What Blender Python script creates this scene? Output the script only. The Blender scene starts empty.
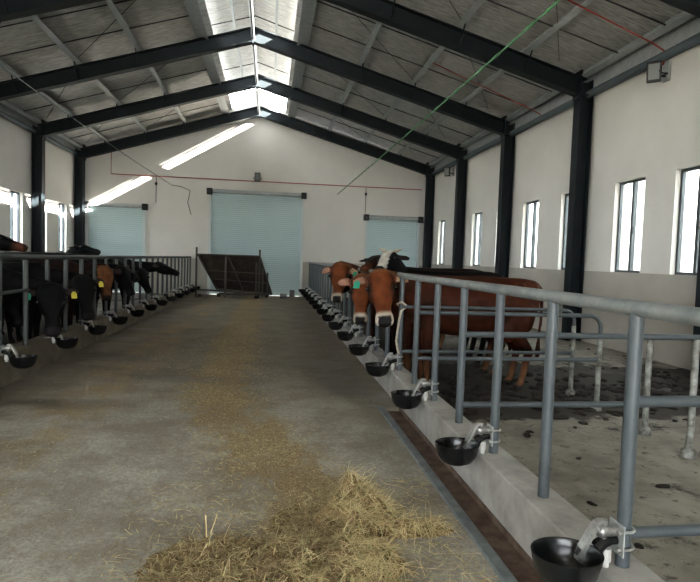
import bpy, bmesh, math, random
from mathutils import Vector, Matrix, noise
random.seed(7)
C = bpy.context.scene.collection
V = Vector
XC, Y0, BAY = -0.60, 12.05, 4.065
WR, WL, YE, YB = 7.04, -7.83, 24.6, -8.0
SLO = {1: .2785, -1: .3085}   # slope of the right and of the left roof side
HIN = {1: 7.27, -1: 6.86}      # ridge to inner column face
RB = 7.48                      # underside of the rafters at the ridge
# ------------------------------------------------------------------ helpers
def tag(o, label=None, cat=None, group=None, kind=None):
    if label: o['label'] = label
    if cat: o['category'] = cat
    if group: o['group'] = group
    if kind: o['kind'] = kind
    return o
def thing(name, label, cat, loc=(0, 0, 0), group=None, rz=0):
    o = bpy.data.objects.new(name, None); C.objects.link(o)
    o.location = loc; o.rotation_euler = (0, 0, rz); o.empty_display_size = .1
    return tag(o, label, cat, group)
def obj(name, bm, m, parent=None, smooth=False, kind=None):
    if isinstance(bm, bmesh.types.BMesh):
        bmesh.ops.recalc_face_normals(bm, faces=bm.faces)
        me = bpy.data.meshes.new(name); bm.to_mesh(me); bm.free()
    else: me = bm
    if smooth:
        for p in me.polygons: p.use_smooth = True
        try: me.set_sharp_from_angle(angle=math.radians(40))
        except Exception: pass
    for mm in (m if isinstance(m, (list, tuple)) else [m]): me.materials.append(mm)
    o = bpy.data.objects.new(name, me); C.objects.link(o)
    if parent: o.parent = parent
    if kind: o['kind'] = kind
    return o
def struct(name, bm, m, parent=None, **k):
    return obj(name, bm, m, parent, kind=None if parent else 'structure', **k)
def dup(root, loc=None, rz=None, label=None, group=None):
    r = root.copy(); C.objects.link(r)
    if loc is not None: r.location = loc
    if rz is not None: r.rotation_euler = (0, 0, rz)
    if label: r['label'] = label
    if group: r['group'] = group
    for ch in list(root.children):
        c = ch.copy(); C.objects.link(c); c.parent = r
        for g in list(ch.children):
            d = g.copy(); C.objects.link(d); d.parent = c
    return r
def box(bm, x0, x1, y0, y1, z0, z1):
    vs = [bm.verts.new((x, y, z)) for z in (z0, z1) for y in (y0, y1) for x in (x0, x1)]
    for f in ((0, 2, 3, 1), (4, 5, 7, 6), (0, 1, 5, 4), (2, 6, 7, 3), (0, 4, 6, 2), (1, 3, 7, 5)):
        bm.faces.new([vs[i] for i in f])
    return vs
def bx(*a):
    bm = bmesh.new(); box(bm, *a); return bm
def frame_of(d):
    d = V(d).normalized(); u = V((0, 0, 1)) if abs(d.z) < .9 else V((0, 1, 0))
    a = d.cross(u).normalized(); return a, d.cross(a).normalized()
def tube(bm, pts, r, n=12, caps=True, ra=None):
    pts = [V(p) for p in pts]; rings = []
    a = None
    for i, p in enumerate(pts):
        d = (pts[min(i + 1, len(pts) - 1)] - pts[max(i - 1, 0)]).normalized()
        if a is None: a, b = frame_of(d)
        else:
            a = (a - d * a.dot(d)).normalized(); b = d.cross(a).normalized()
        rr = r[i] if isinstance(r, (list, tuple)) else r
        rings.append([bm.verts.new(p + (a * math.cos(t) + b * math.sin(t)) * rr) for t in [2 * math.pi * k / n for k in range(n)]])
    for R0, R1 in zip(rings, rings[1:]):
        for k in range(n): bm.faces.new((R0[k], R0[(k + 1) % n], R1[(k + 1) % n], R1[k]))
    if caps:
        bm.faces.new(rings[0]); bm.faces.new(rings[-1])
def lathe(bm, prof, c=(0, 0, 0), n=24, sy=1.0):
    rings = []
    for r, z in prof:
        rings.append([bm.verts.new((c[0] + r * math.cos(2 * math.pi * k / n), c[1] + sy * r * math.sin(2 * math.pi * k / n), c[2] + z)) for k in range(n)])
    for R0, R1 in zip(rings, rings[1:]):
        for k in range(n): bm.faces.new((R0[k], R0[(k + 1) % n], R1[(k + 1) % n], R1[k]))
    bm.faces.new(rings[0]); bm.faces.new(rings[-1])
def ell(bm, c, r, rot=None, sub=2):
    m = Matrix.Translation(V(c))
    if rot is not None: m = m @ rot.to_4x4()
    m = m @ Matrix.Diagonal((r[0], r[1], r[2], 1))
    bmesh.ops.create_icosphere(bm, subdivisions=sub, radius=1, matrix=m)
def prism_xz(bm, pts, y0, y1):
    a = [bm.verts.new((x, y0, z)) for x, z in pts]; b = [bm.verts.new((x, y1, z)) for x, z in pts]
    n = len(pts); bm.faces.new(a); bm.faces.new(b[::-1])
    for i in range(n): bm.faces.new((a[i], b[i], b[(i + 1) % n], a[(i + 1) % n]))
def bevel(bm, w, seg=2):
    bmesh.ops.bevel(bm, geom=list(bm.edges), offset=w, segments=seg, affect='EDGES', profile=.5)
    return bm
# ------------------------------------------------------------------ materials
def mat(name, col, rough=.6, metal=0, var=.0, vscale=3, bump=0, bscale=40, col2=None, vstretch=(1, 1, 1), emit=None, spec=.5):
    m = bpy.data.materials.new(name); m.use_nodes = True
    nt = m.node_tree; b = nt.nodes['Principled BSDF']
    b.inputs['Base Color'].default_value = (*col, 1); b.inputs['Roughness'].default_value = rough
    b.inputs['Metallic'].default_value = metal
    b.inputs['Specular IOR Level'].default_value = spec
    tc = nt.nodes.new('ShaderNodeNewGeometry'); mp = nt.nodes.new('ShaderNodeMapping')
    mp.inputs['Scale'].default_value = vstretch
    nt.links.new(tc.outputs['Position'], mp.inputs['Vector'])
    if var or col2:
        n = nt.nodes.new('ShaderNodeTexNoise'); n.inputs['Scale'].default_value = vscale; n.inputs['Detail'].default_value = 6
        n.inputs['Roughness'].default_value = .65
        nt.links.new(mp.outputs[0], n.inputs['Vector'])
        r = nt.nodes.new('ShaderNodeValToRGB'); r.color_ramp.elements[0].position = .35; r.color_ramp.elements[1].position = .65
        c2 = col2 or tuple(c * (1 - var) for c in col)
        r.color_ramp.elements[0].color = (*c2, 1); r.color_ramp.elements[1].color = (*col, 1)
        nt.links.new(n.outputs['Fac'], r.inputs['Fac']); nt.links.new(r.outputs[0], b.inputs['Base Color'])
    if bump:
        n = nt.nodes.new('ShaderNodeTexNoise'); n.inputs['Scale'].default_value = bscale; n.inputs['Detail'].default_value = 5
        nt.links.new(mp.outputs[0], n.inputs['Vector'])
        bp = nt.nodes.new('ShaderNodeBump'); bp.inputs['Strength'].default_value = bump; bp.inputs['Distance'].default_value = .02
        nt.links.new(n.outputs['Fac'], bp.inputs['Height']); nt.links.new(bp.outputs[0], b.inputs['Normal'])
    return m
M = {}
M['wall'] = mat('painted_plaster', (.62, .60, .56), .9, var=.07, vscale=.7, bump=.1, bscale=12)
M['wains'] = mat('grey_render', (.40, .375, .33), .9, var=.12, vscale=1.2, bump=.15, bscale=20)
M['steel'] = mat('dark_painted_steel', (.014, .020, .024), .5, metal=.1, var=.25, vscale=2, spec=.3)
M['galv'] = mat('galvanised_steel', (.42, .44, .44), .5, metal=.25, var=.2, vscale=6)
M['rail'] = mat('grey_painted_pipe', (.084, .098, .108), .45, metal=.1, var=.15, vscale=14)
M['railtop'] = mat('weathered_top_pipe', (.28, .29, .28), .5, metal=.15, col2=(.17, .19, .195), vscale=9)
M['raildark'] = mat('dull_grey_pipe', (.10, .12, .13), .5, metal=.2, var=.3, vscale=10)
M['zincpost'] = mat('zinc_post_with_dirt', (.34, .35, .33), .55, metal=.2, col2=(.09, .085, .07), vscale=9)
M['rod'] = mat('dark_rod', (.03, .03, .03), .6)
M['red'] = mat('red_conduit', (.27, .045, .03), .6)
M['green'] = mat('green_cable', (.11, .27, .13), .6)
M['greycable'] = mat('grey_cable', (.22, .25, .23), .6)
M['black'] = mat('black_enamel', (.012, .013, .014), .22, var=.3, vscale=30)
M['blackmatt'] = mat('black_plastic', (.012, .012, .013), .5)
M['chrome'] = mat('bright_cast_metal', (.42, .42, .41), .35, metal=.75, var=.3, vscale=40)
M['whiteplastic'] = mat('white_plastic', (.50, .50, .48), .4)
M['frame'] = mat('grey_aluminium', (.075, .085, .095), .5, metal=.2)
M['lens'] = mat('floodlight_lens', (.16, .17, .17), .25)
M['hinge'] = M['blackmatt']
M['concrete'] = mat('curb_concrete', (.42, .41, .39), .85, col2=(.28, .27, .25), vscale=3.5, bump=.35, bscale=30)
M['rustch'] = mat('rusty_channel', (.19, .135, .105), .85, col2=(.08, .05, .038), vscale=6, bump=.3, bscale=60)
M['zinc'] = mat('zinc_edge', (.25, .28, .29), .5, metal=.3, col2=(.15, .17, .18), vscale=9)
M['manure'] = mat('dry_manure', (.032, .025, .019), .95, col2=(.014, .011, .009), vscale=14, bump=.6, bscale=30)
M['straw'] = mat('straw', (.78, .66, .40), .75, col2=(.52, .40, .20), vscale=18)
M['straw2'] = mat('greenish_straw', (.62, .58, .33), .75, col2=(.34, .30, .14), vscale=18)
M['strawd'] = mat('trodden_straw', (.38, .29, .17), .85, col2=(.22, .16, .10), vscale=14)
M['haybase'] = mat('hay_core', (.27, .20, .10), .95, col2=(.13, .09, .045), vscale=22, bump=.8, bscale=70)
M['board'] = mat('rusty_dark_board', (.060, .045, .034), .8, col2=(.025, .020, .017), vscale=4)
M['cartframe'] = mat('dull_rusty_frame', (.085, .078, .066), .7, var=.4, vscale=8)
M['rope'] = mat('pale_rope', (.50, .46, .38), .85, var=.3, vscale=40, bump=.3, bscale=90)
M['horn'] = mat('horn', (.42, .36, .26), .45, var=.3, vscale=15)
M['eye'] = mat('wet_dark_eye', (.006, .005, .004), .08)
M['taggreen'] = mat('green_ear_tag', (.02, .25, .17), .5)
M['tagyellow'] = mat('yellow_ear_tag', (.42, .36, .05), .5)
M['exterior'] = mat('neighbour_render', (.80, .80, .78), .9, var=.12, vscale=.8)
M['ground'] = mat('outside_ground', (.42, .40, .36), .95, var=.2, vscale=1)
M['block'] = mat('grey_block', (.16, .155, .15), .9, var=.3, vscale=8)

def shutter_mat():
    m = mat('roller_shutter', (.46, .54, .54), .5, metal=.05)
    nt = m.node_tree; b = nt.nodes['Principled BSDF']
    g = nt.nodes.new('ShaderNodeNewGeometry'); s = nt.nodes.new('ShaderNodeSeparateXYZ'); nt.links.new(g.outputs['Position'], s.inputs[0])
    mu = nt.nodes.new('ShaderNodeMath'); mu.operation = 'MULTIPLY'; mu.inputs[1].default_value = 1 / .085; nt.links.new(s.outputs['Z'], mu.inputs[0])
    fr = nt.nodes.new('ShaderNodeMath'); fr.operation = 'FRACT'; nt.links.new(mu.outputs[0], fr.inputs[0])
    r = nt.nodes.new('ShaderNodeValToRGB'); r.color_ramp.elements[0].color = (.36, .45, .46, 1); r.color_ramp.elements[1].color = (.47, .57, .58, 1)
    r.color_ramp.elements[0].position = .05; r.color_ramp.elements[1].position = .3
    nt.links.new(fr.outputs[0], r.inputs[0]); nt.links.new(r.outputs[0], b.inputs['Base Color'])
    return m
M['shutter'] = shutter_mat()
def foil_mat():
    m = bpy.data.materials.new('foil_insulation'); m.use_nodes = True
    nt = m.node_tree; b = nt.nodes['Principled BSDF']
    b.inputs['Metallic'].default_value = .35; b.inputs['Roughness'].default_value = .45
    g = nt.nodes.new('ShaderNodeNewGeometry'); mp = nt.nodes.new('ShaderNodeMapping'); mp.inputs['Scale'].default_value = (1.2, 9, 1.2)
    nt.links.new(g.outputs['Position'], mp.inputs[0])
    n = nt.nodes.new('ShaderNodeTexNoise'); n.inputs['Scale'].default_value = 3.0; n.inputs['Detail'].default_value = 6; n.inputs['Distortion'].default_value = .8
    nt.links.new(mp.outputs[0], n.inputs['Vector'])
    r = nt.nodes.new('ShaderNodeValToRGB'); r.color_ramp.elements[0].position = .3; r.color_ramp.elements[1].position = .72
    r.color_ramp.elements[0].color = (.30, .295, .28, 1); r.color_ramp.elements[1].color = (.70, .69, .65, 1)
    nt.links.new(n.outputs['Fac'], r.inputs[0]); nt.links.new(r.outputs[0], b.inputs['Base Color'])
    bp = nt.nodes.new('ShaderNodeBump'); bp.inputs['Strength'].default_value = .9; bp.inputs['Distance'].default_value = .05
    nt.links.new(n.outputs['Fac'], bp.inputs['Height']); nt.links.new(bp.outputs[0], b.inputs['Normal'])
    return m
M['foil'] = foil_mat()
def glass_mat():
    m = bpy.data.materials.new('window_glass'); m.use_nodes = True; nt = m.node_tree
    for n in list(nt.nodes): nt.nodes.remove(n)
    o = nt.nodes.new('ShaderNodeOutputMaterial'); t = nt.nodes.new('ShaderNodeBsdfTransparent'); g = nt.nodes.new('ShaderNodeBsdfGlossy')
    t.inputs[0].default_value = (.9, .93, .93, 1); g.inputs['Roughness'].default_value = .03
    lw = nt.nodes.new('ShaderNodeLayerWeight'); lw.inputs[0].default_value = .3
    f = nt.nodes.new('ShaderNodeMath'); f.operation = 'MULTIPLY'; f.inputs[1].default_value = .12; nt.links.new(lw.outputs['Facing'], f.inputs[0])
    x = nt.nodes.new('ShaderNodeMixShader'); nt.links.new(f.outputs[0], x.inputs[0]); nt.links.new(t.outputs[0], x.inputs[1]); nt.links.new(g.outputs[0], x.inputs[2])
    nt.links.new(x.outputs[0], o.inputs[0]); return m
M['glass'] = glass_mat()
def attr_mat(name, rough=.6, bump=.25, hs=1):
    m = bpy.data.materials.new(name); m.use_nodes = True; nt = m.node_tree; b = nt.nodes['Principled BSDF']
    b.inputs['Roughness'].default_value = rough; b.inputs['Specular IOR Level'].default_value = .12
    a = nt.nodes.new('ShaderNodeAttribute'); a.attribute_name = 'coat'
    tc = nt.nodes.new('ShaderNodeTexCoord')
    n = nt.nodes.new('ShaderNodeTexNoise'); n.inputs['Scale'].default_value = 9; n.inputs['Detail'].default_value = 6
    nt.links.new(tc.outputs['Object'], n.inputs['Vector'])
    mr = nt.nodes.new('ShaderNodeMapRange'); mr.inputs[1].default_value = .3; mr.inputs[2].default_value = .7; mr.inputs[3].default_value = .62; mr.inputs[4].default_value = 1.2
    nt.links.new(n.outputs['Fac'], mr.inputs[0])
    mx = nt.nodes.new('ShaderNodeVectorMath'); mx.operation = 'SCALE'
    nt.links.new(a.outputs['Color'], mx.inputs[0]); nt.links.new(mr.outputs[0], mx.inputs['Scale'])
    nt.links.new(mx.outputs[0], b.inputs['Base Color'])
    n2 = nt.nodes.new('ShaderNodeTexNoise'); n2.inputs['Scale'].default_value = 90; nt.links.new(tc.outputs['Object'], n2.inputs['Vector'])
    bp = nt.nodes.new('ShaderNodeBump'); bp.inputs['Strength'].default_value = bump; bp.inputs['Distance'].default_value = .01
    nt.links.new(n2.outputs['Fac'], bp.inputs['Height']); nt.links.new(bp.outputs[0], b.inputs['Normal'])
    return m
M['coat'] = attr_mat('short_cow_coat')
def floor_mat():
    m = bpy.data.materials.new('stained_concrete_floor'); m.use_nodes = True; nt = m.node_tree; b = nt.nodes['Principled BSDF']
    N = nt.nodes.new; L = nt.links.new
    g = N('ShaderNodeNewGeometry'); sp = N('ShaderNodeSeparateXYZ'); L(g.outputs['Position'], sp.inputs[0])
    def noi(scale, det=6, stretch=(1, 1, 1), rough=.6, dist=0):
        mp = N('ShaderNodeMapping'); mp.inputs['Scale'].default_value = stretch; L(g.outputs['Position'], mp.inputs[0])
        n = N('ShaderNodeTexNoise'); n.inputs['Scale'].default_value = scale; n.inputs['Detail'].default_value = det; n.inputs['Roughness'].default_value = rough
        n.inputs['Distortion'].default_value = dist
        L(mp.outputs[0], n.inputs['Vector']); return n.outputs['Fac']
    def rng(x, a, b_, c=0, d=1):
        r = N('ShaderNodeMapRange'); r.interpolation_type = 'SMOOTHSTEP'; r.inputs[1].default_value = a; r.inputs[2].default_value = b_; r.inputs[3].default_value = c; r.inputs[4].default_value = d
        L(x, r.inputs[0]); return r.outputs[0]
    def math_(op, x, y):
        r = N('ShaderNodeMath'); r.operation = op
        for i, q in enumerate((x, y)):
            if isinstance(q, (int, float)): r.inputs[i].default_value = q
            else: L(q, r.inputs[i])
        return r.outputs[0]
    def mix(f, a, b_):
        r = N('ShaderNodeMix'); r.data_type = 'RGBA'
        L(f, r.inputs[0]) if not isinstance(f, (int, float)) else setattr(r.inputs[0], 'default_value', f)
        for k, q in ((6, a), (7, b_)):
            if isinstance(q, tuple): r.inputs[k].default_value = (*q, 1)
            else: L(q, r.inputs[k])
        return r.outputs[2]
    X, Y = sp.outputs['X'], sp.outputs['Y']
    base = mix(rng(noi(1.3, 8, rough=.7), .38, .62), (.25, .232, .20), (.43, .415, .375))
    base = mix(rng(noi(26, 6, rough=.8), .42, .60, 0, .55), base, (.21, .175, .125))
    base = mix(rng(noi(70, 3), .58, .66, 0, .6), base, (.50, .43, .29))
    # browner further in
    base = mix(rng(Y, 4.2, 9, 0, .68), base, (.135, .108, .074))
    # dull trodden-straw tint down the middle of the alley
    c1 = math_('SUBTRACT', 1.0, rng(math_('ABSOLUTE', math_('SUBTRACT', X, rng(Y, 3.0, 7.4, .38, -.62)), 0), .15, .85))
    sw = rng(math_('ADD', math_('MULTIPLY', noi(2.6, 9, (1, .55, 1), .85, .6), 1.0), math_('MULTIPLY', c1, .30)), .66, .80)
    strawc = mix(rng(noi(60, 4, rough=.8), .38, .62), (.14, .095, .05), (.42, .32, .17))
    base = mix(math_('MULTIPLY', math_('MULTIPLY', sw, math_('POWER', c1, .5)), .85), base, strawc)
    c2 = math_('SUBTRACT', 1.0, rng(math_('ABSOLUTE', math_('ADD', X, 2.0), 0), .1, .55))
    sw2 = math_('MULTIPLY', rng(noi(1.7, 7, (1, .6, 1), .75), .42, .6), c2)
    base = mix(math_('MULTIPLY', sw2, .75), base, strawc)
    # damp streaks beside the left curb and crossing the alley
    wl = math_('SUBTRACT', 1.0, rng(X, -3.0, -1.2))
    wet = math_('MULTIPLY', rng(noi(.9, 4, (.35, 1.6, 1), .55), .46, .60), wl)
    wet2 = math_('MULTIPLY', rng(noi(.8, 5, (.6, 1.1, 1), .6), .54, .66), rng(Y, 5, 8))
    nearc = math_('MULTIPLY', math_('SUBTRACT', 1.0, rng(math_('ADD', X, math_('MULTIPLY', noi(2.5, 4), .8)), -2.7, -2.3)), math_('MULTIPLY', rng(noi(1.1, 4, (1, .8, 1)), .42, .50), .9))
    rs = math_('MULTIPLY', math_('SUBTRACT', 1.0, rng(math_('ABSOLUTE', math_('SUBTRACT', X, .95), 0), .15, .5)), math_('MULTIPLY', rng(noi(1.3, 5), .40, .55), math_('MULTIPLY', rng(Y, 6.4, 6.9), math_('SUBTRACT', 1.0, rng(Y, 8.5, 11)))))
    wetm = math_('MAXIMUM', math_('MAXIMUM', wet, math_('MAXIMUM', nearc, rs)), math_('MULTIPLY', wet2, .65))
    alley = mix(math_('MULTIPLY', wetm, .8), base, (.085, .072, .055))
    # pens
    pen = mix(rng(noi(1.6, 8, rough=.7), .35, .65), (.165, .150, .125), (.27, .253, .215))
    pen = mix(rng(noi(9, 6, rough=.75), .57, .63, 0, .8), pen, (.07, .055, .042))
    band = math_('MULTIPLY', rng(Y, 5.4, 6.2), math_('SUBTRACT', 1.0, rng(math_('ADD', Y, math_('MULTIPLY', noi(1.1, 5), 2.0)), 9.0, 10.6)))
    dirt = rng(math_('ADD', noi(1.8, 7, rough=.7), math_('MULTIPLY', band, .42)), .58, .68)
    dirt2 = math_('MULTIPLY', rng(noi(1.2, 6, rough=.75), .5, .62), math_('MULTIPLY', rng(Y, 6, 9), math_('SUBTRACT', 1.0, rng(X, 4.5, 7.2))))
    far = math_('MULTIPLY', rng(Y, 8, 10), math_('SUBTRACT', 1.0, rng(X, 3.2, 4.6)))
    d = math_('MAXIMUM', math_('MAXIMUM', dirt, dirt2), far)
    pen = mix(math_('MULTIPLY', d, .95), pen, (.022, .017, .013))
    col = mix(rng(X, 1.5, 1.56), alley, pen)
    col = mix(math_('SUBTRACT', 1.0, rng(X, -3.3, -3.2)), col, (.05, .042, .034))
    L(col, b.inputs['Base Color'])
    L(rng(wetm, 0, 1, .88, .5), b.inputs['Roughness'])
    bp = N('ShaderNodeBump'); bp.inputs['Strength'].default_value = .35; bp.inputs['Distance'].default_value = .02
    L(math_('ADD', noi(35, 5), math_('MULTIPLY', noi(4, 4), 1.5)), bp.inputs['Height']); L(bp.outputs[0], b.inputs['Normal'])
    return m
M['floor'] = floor_mat()
# ------------------------------------------------------------------ shell
def grid(bm, x0, x1, y0, y1, z):
    vs = [bm.verts.new(p) for p in ((x0, y0, z), (x1, y0, z), (x1, y1, z), (x0, y1, z))]; bm.faces.new(vs)
CH0, CH1, CHY = 1.30, 1.50, 6.2
bm = bmesh.new()
box(bm, WL, CH0, YB, YE, -.3, 0); box(bm, CH0, CH1, YB, CHY, -.3, -.04); box(bm, CH0, CH1, CHY, YE, -.3, 0); box(bm, CH1, WR, YB, YE, -.3, 0)
struct('floor', bm, M['floor'])
bm = bmesh.new(); box(bm, CH0 + .012, CH1 - .004, YB, CHY - .02, -.04, -.032); struct('trim_1', bm, M['rustch'])   # bottom of the steel channel
bm = bmesh.new(); box(bm, CH0 - .06, CH0 + .012, YB, CHY, -.04, .022); bevel(bm, .004, 1); struct('trim_2', bm, M['zinc'])
bm = bmesh.new(); box(bm, CH1 - .012, CH1 - .002, YB, CHY, -.04, .008); struct('trim_3', bm, M['rustch'])
# curbs
bm = bmesh.new(); prism_xz(bm, [(1.50, -.05), (1.76, -.05), (1.735, .30), (1.72, .31), (1.505, .31), (1.495, .30)], YB, 24.2)
struct('trim_4', bm, M['concrete'])
bm = bmesh.new(); prism_xz(bm, [(-3.40, 0), (-3.11, 0), (-3.14, .36), (-3.155, .372), (-3.36, .372), (-3.38, .36)], YB, 24.2)
M['concrete_l'] = mat('brown_curb_concrete', (.19, .165, .125), .85, col2=(.11, .095, .07), vscale=3.0, bump=.3, bscale=30)
struct('trim_5', bm, M['concrete_l'])
# side walls with window openings
WZ0, WZ1 = 1.58, 3.43
wr = [(-3.9, -2.95), (-1.9, -.95), (.15, 1.1), (2.15, 3.1), (4.2, 5.15), (6.2, 7.15), (8.27, 9.22), (10.05, 11.0), (12.25, 13.2), (14.38, 15.33), (16.27, 17.2), (18.45, 19.4), (20.4, 21.35), (22.52, 23.45)]
wl = [(a + .05, b + .05) for a, b in wr]
wl[-4:] = [(16.3, 17.2), (18.62, 19.5), (20.62, 21.5), (22.6, 23.45)]
TOP = 5.80
def wallmesh(xa, xb, wins, TOP):
    bm = bmesh.new(); box(bm, xa, xb, YB, YE, WZ1, TOP)
    y = YB
    for a, b in wins: box(bm, xa, xb, y, a, WZ0, WZ1); y = b
    box(bm, xa, xb, y, YE, WZ0, WZ1); return bm
struct('wall_right', wallmesh(WR, WR + .24, wr, 5.885), M['wall'])
struct('wall_left', wallmesh(WL - .24, WL, wl, 5.77), M['wall'])
bm = bmesh.new(); box(bm, WR - .05, WR + .24, YB, YE, 0, WZ0); struct('trim_6', bm, M['wains'])
bm = bmesh.new(); box(bm, WL - .24, WL + .05, YB, YE, 0, WZ0); struct('trim_7', bm, M['wains'])
def RZS(s, x): return RB + .59 - SLO[s] * abs(x - XC)
# windows
def make_window(n, side, a, b, proto=None):
    xo = (WR + .10) if side > 0 else (WL - .16)
    bm = bmesh.new(); t = .05; xi, xj = xo, xo + .06
    box(bm, xi, xj, a, b, WZ0, WZ0 + t); box(bm, xi, xj, a, b, WZ1 - t, WZ1)
    box(bm, xi, xj, a, a + t, WZ0 + t, WZ1 - t); box(bm, xi, xj, b - t, b, WZ0 + t, WZ1 - t)
    mid = (a + b) / 2; box(bm, xi - .01, xj + .01, mid - .035, mid + .035, WZ0 + t, WZ1 - t)
    w = struct('window_%d' % n, bm, M['frame'])
    bm = bmesh.new(); box(bm, xi + .025, xi + .031, a + t, mid - .035, WZ0 + t, WZ1 - t); struct('pane', bm, M['glass'], w)
    bm = bmesh.new(); box(bm, xi + .025, xi + .031, mid + .035, b - t, WZ0 + t, WZ1 - t); struct('pane', bm, M['glass'], w)
    s = -1 if side > 0 else 1
    bm = bmesh.new(); xh = (xi - .03) if side > 0 else xj; box(bm, xh, xh + .03, mid - .06, mid - .035, 2.35, 2.5); struct('window_handle', bm, M['blackmatt'], w)
n = 1
for a, b in wr: make_window(n, 1, a, b); n += 1
for a, b in wl: make_window(n, -1, a, b); n += 1
# end wall + door openings
DOORS = [(-2.54, 1.35, 4.30), (-7.42, -5.16, 3.53), (4.12, 6.5, 3.50)]
bm = bmesh.new()
edges = [(WL, -7.42, None), (-7.42, -5.16, 3.53), (-5.16, -2.54, None), (-2.54, 1.35, 4.30), (1.35, 4.12, None), (4.12, 6.5, 3.50), (6.5, WR, None)]
for x0, x1, h in edges: box(bm, x0, x1, YE, YE + .24, h if h else 1.5, 4.7)
prism_xz(bm, [(WL, 4.7), (WR, 4.7), (WR, RZS(1, WR)), (XC + 1.1, 7.75), (XC + 1.1, 8.3), (XC, 8.66), (XC - 1.1, 8.3), (XC - 1.1, 7.75), (WL, RZS(-1, WL))], YE, YE + .24)
struct('wall_back', bm, M['wall'])
bm = bmesh.new()
for x0, x1, h in edges:
    if not h: box(bm, x0, x1, YE - .05, YE + .24, 0, 1.5)
struct('trim_8', bm, M['wains'])
bm = bmesh.new()
for x0, x1, z0 in ((WL, -4.6, 0), (-4.6, 3.6, 4.4), (3.6, WR, 0)): box(bm, x0, x1, YB - .24, YB, z0, 5.0)
prism_xz(bm, [(WL, 5.0), (WR, 5.0), (WR, RZS(1, WR)), (XC, 8.0), (WL, RZS(-1, WL))], YB - .24, YB)
struct('wall_front', bm, M['wall'])  # unseen near wall, added with a wide doorway to cut daylight from behind
M['guide'] = mat('shutter_guide', (.52, .55, .54), .5, metal=.1)
for i, (x0, x1, h) in enumerate(DOORS):
    d = bpy.data.objects.new('door_%d' % (i + 1), None); C.objects.link(d); d['kind'] = 'structure'; d.location = ((x0 + x1) / 2, YE + .1, 0)
    cx = (x0 + x1) / 2; w = (x1 - x0) / 2
    bm = bmesh.new(); z = 0
    prof = []
    while z < h - .02:
        prof += [(-.0, z), (-.012, z + .015), (-.012, z + .07)]; z += .085
    prof.append((0, h))
    ring = [(bm.verts.new((-w + .04, y, zz)), bm.verts.new((w - .04, y, zz))) for y, zz in prof]
    for r0, r1 in zip(ring, ring[1:]): bm.faces.new((r0[0], r0[1], r1[1], r1[0]))
    struct('shutter_curtain', bm, M['shutter'], d)
    for s in (-1, 1):
        bm = bmesh.new(); box(bm, s * w - .05, s * w + .05, -.18, .0, 0, h); struct('guide_rail', bm, M['guide'], d)
        bm = bmesh.new(); box(bm, s * (w + .02) - .11, s * (w + .02) + .11, -.32, -.1, h - .12, h + .14); bevel(bm, .02, 1); struct('roller_bracket', bm, M['blackmatt'], d)
    bm = bmesh.new(); tube(bm, [(-w + .1, -.2, h + .03), (w - .1, -.2, h + .03)], .085, 16); struct('roller_tube', bm, M['galv'], d, smooth=True)
# roof sheets
def sheet(bm, d0, d1, s, ztop, sl=None):   # ztop = height at the ridge line, s = side
    x0, x1 = XC + s * d0, XC + s * d1
    SL = SLO[s] if sl is None else sl
    prism_xz(bm, [(x0, ztop - SL * d0), (x1, ztop - SL * d1), (x1, ztop - SL * d1 + .04), (x0, ztop - SL * d0 + .04)], YB, YE + .3)
RZ = RB + .60
bm = bmesh.new(); sheet(bm, 1.1, WR - XC + .45, 1, RZ); struct('ceiling_right', bm, M['foil'])
bm = bmesh.new(); sheet(bm, 1.1, XC - WL + .45, -1, RZ); struct('ceiling_left', bm, M['foil'])
bm = bmesh.new(); sheet(bm, 0, 1.34, 1, 8.86, .323); sheet(bm, 0, 1.34, -1, 8.86, .323); struct('ceiling_ridge', bm, M['foil'])
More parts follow.
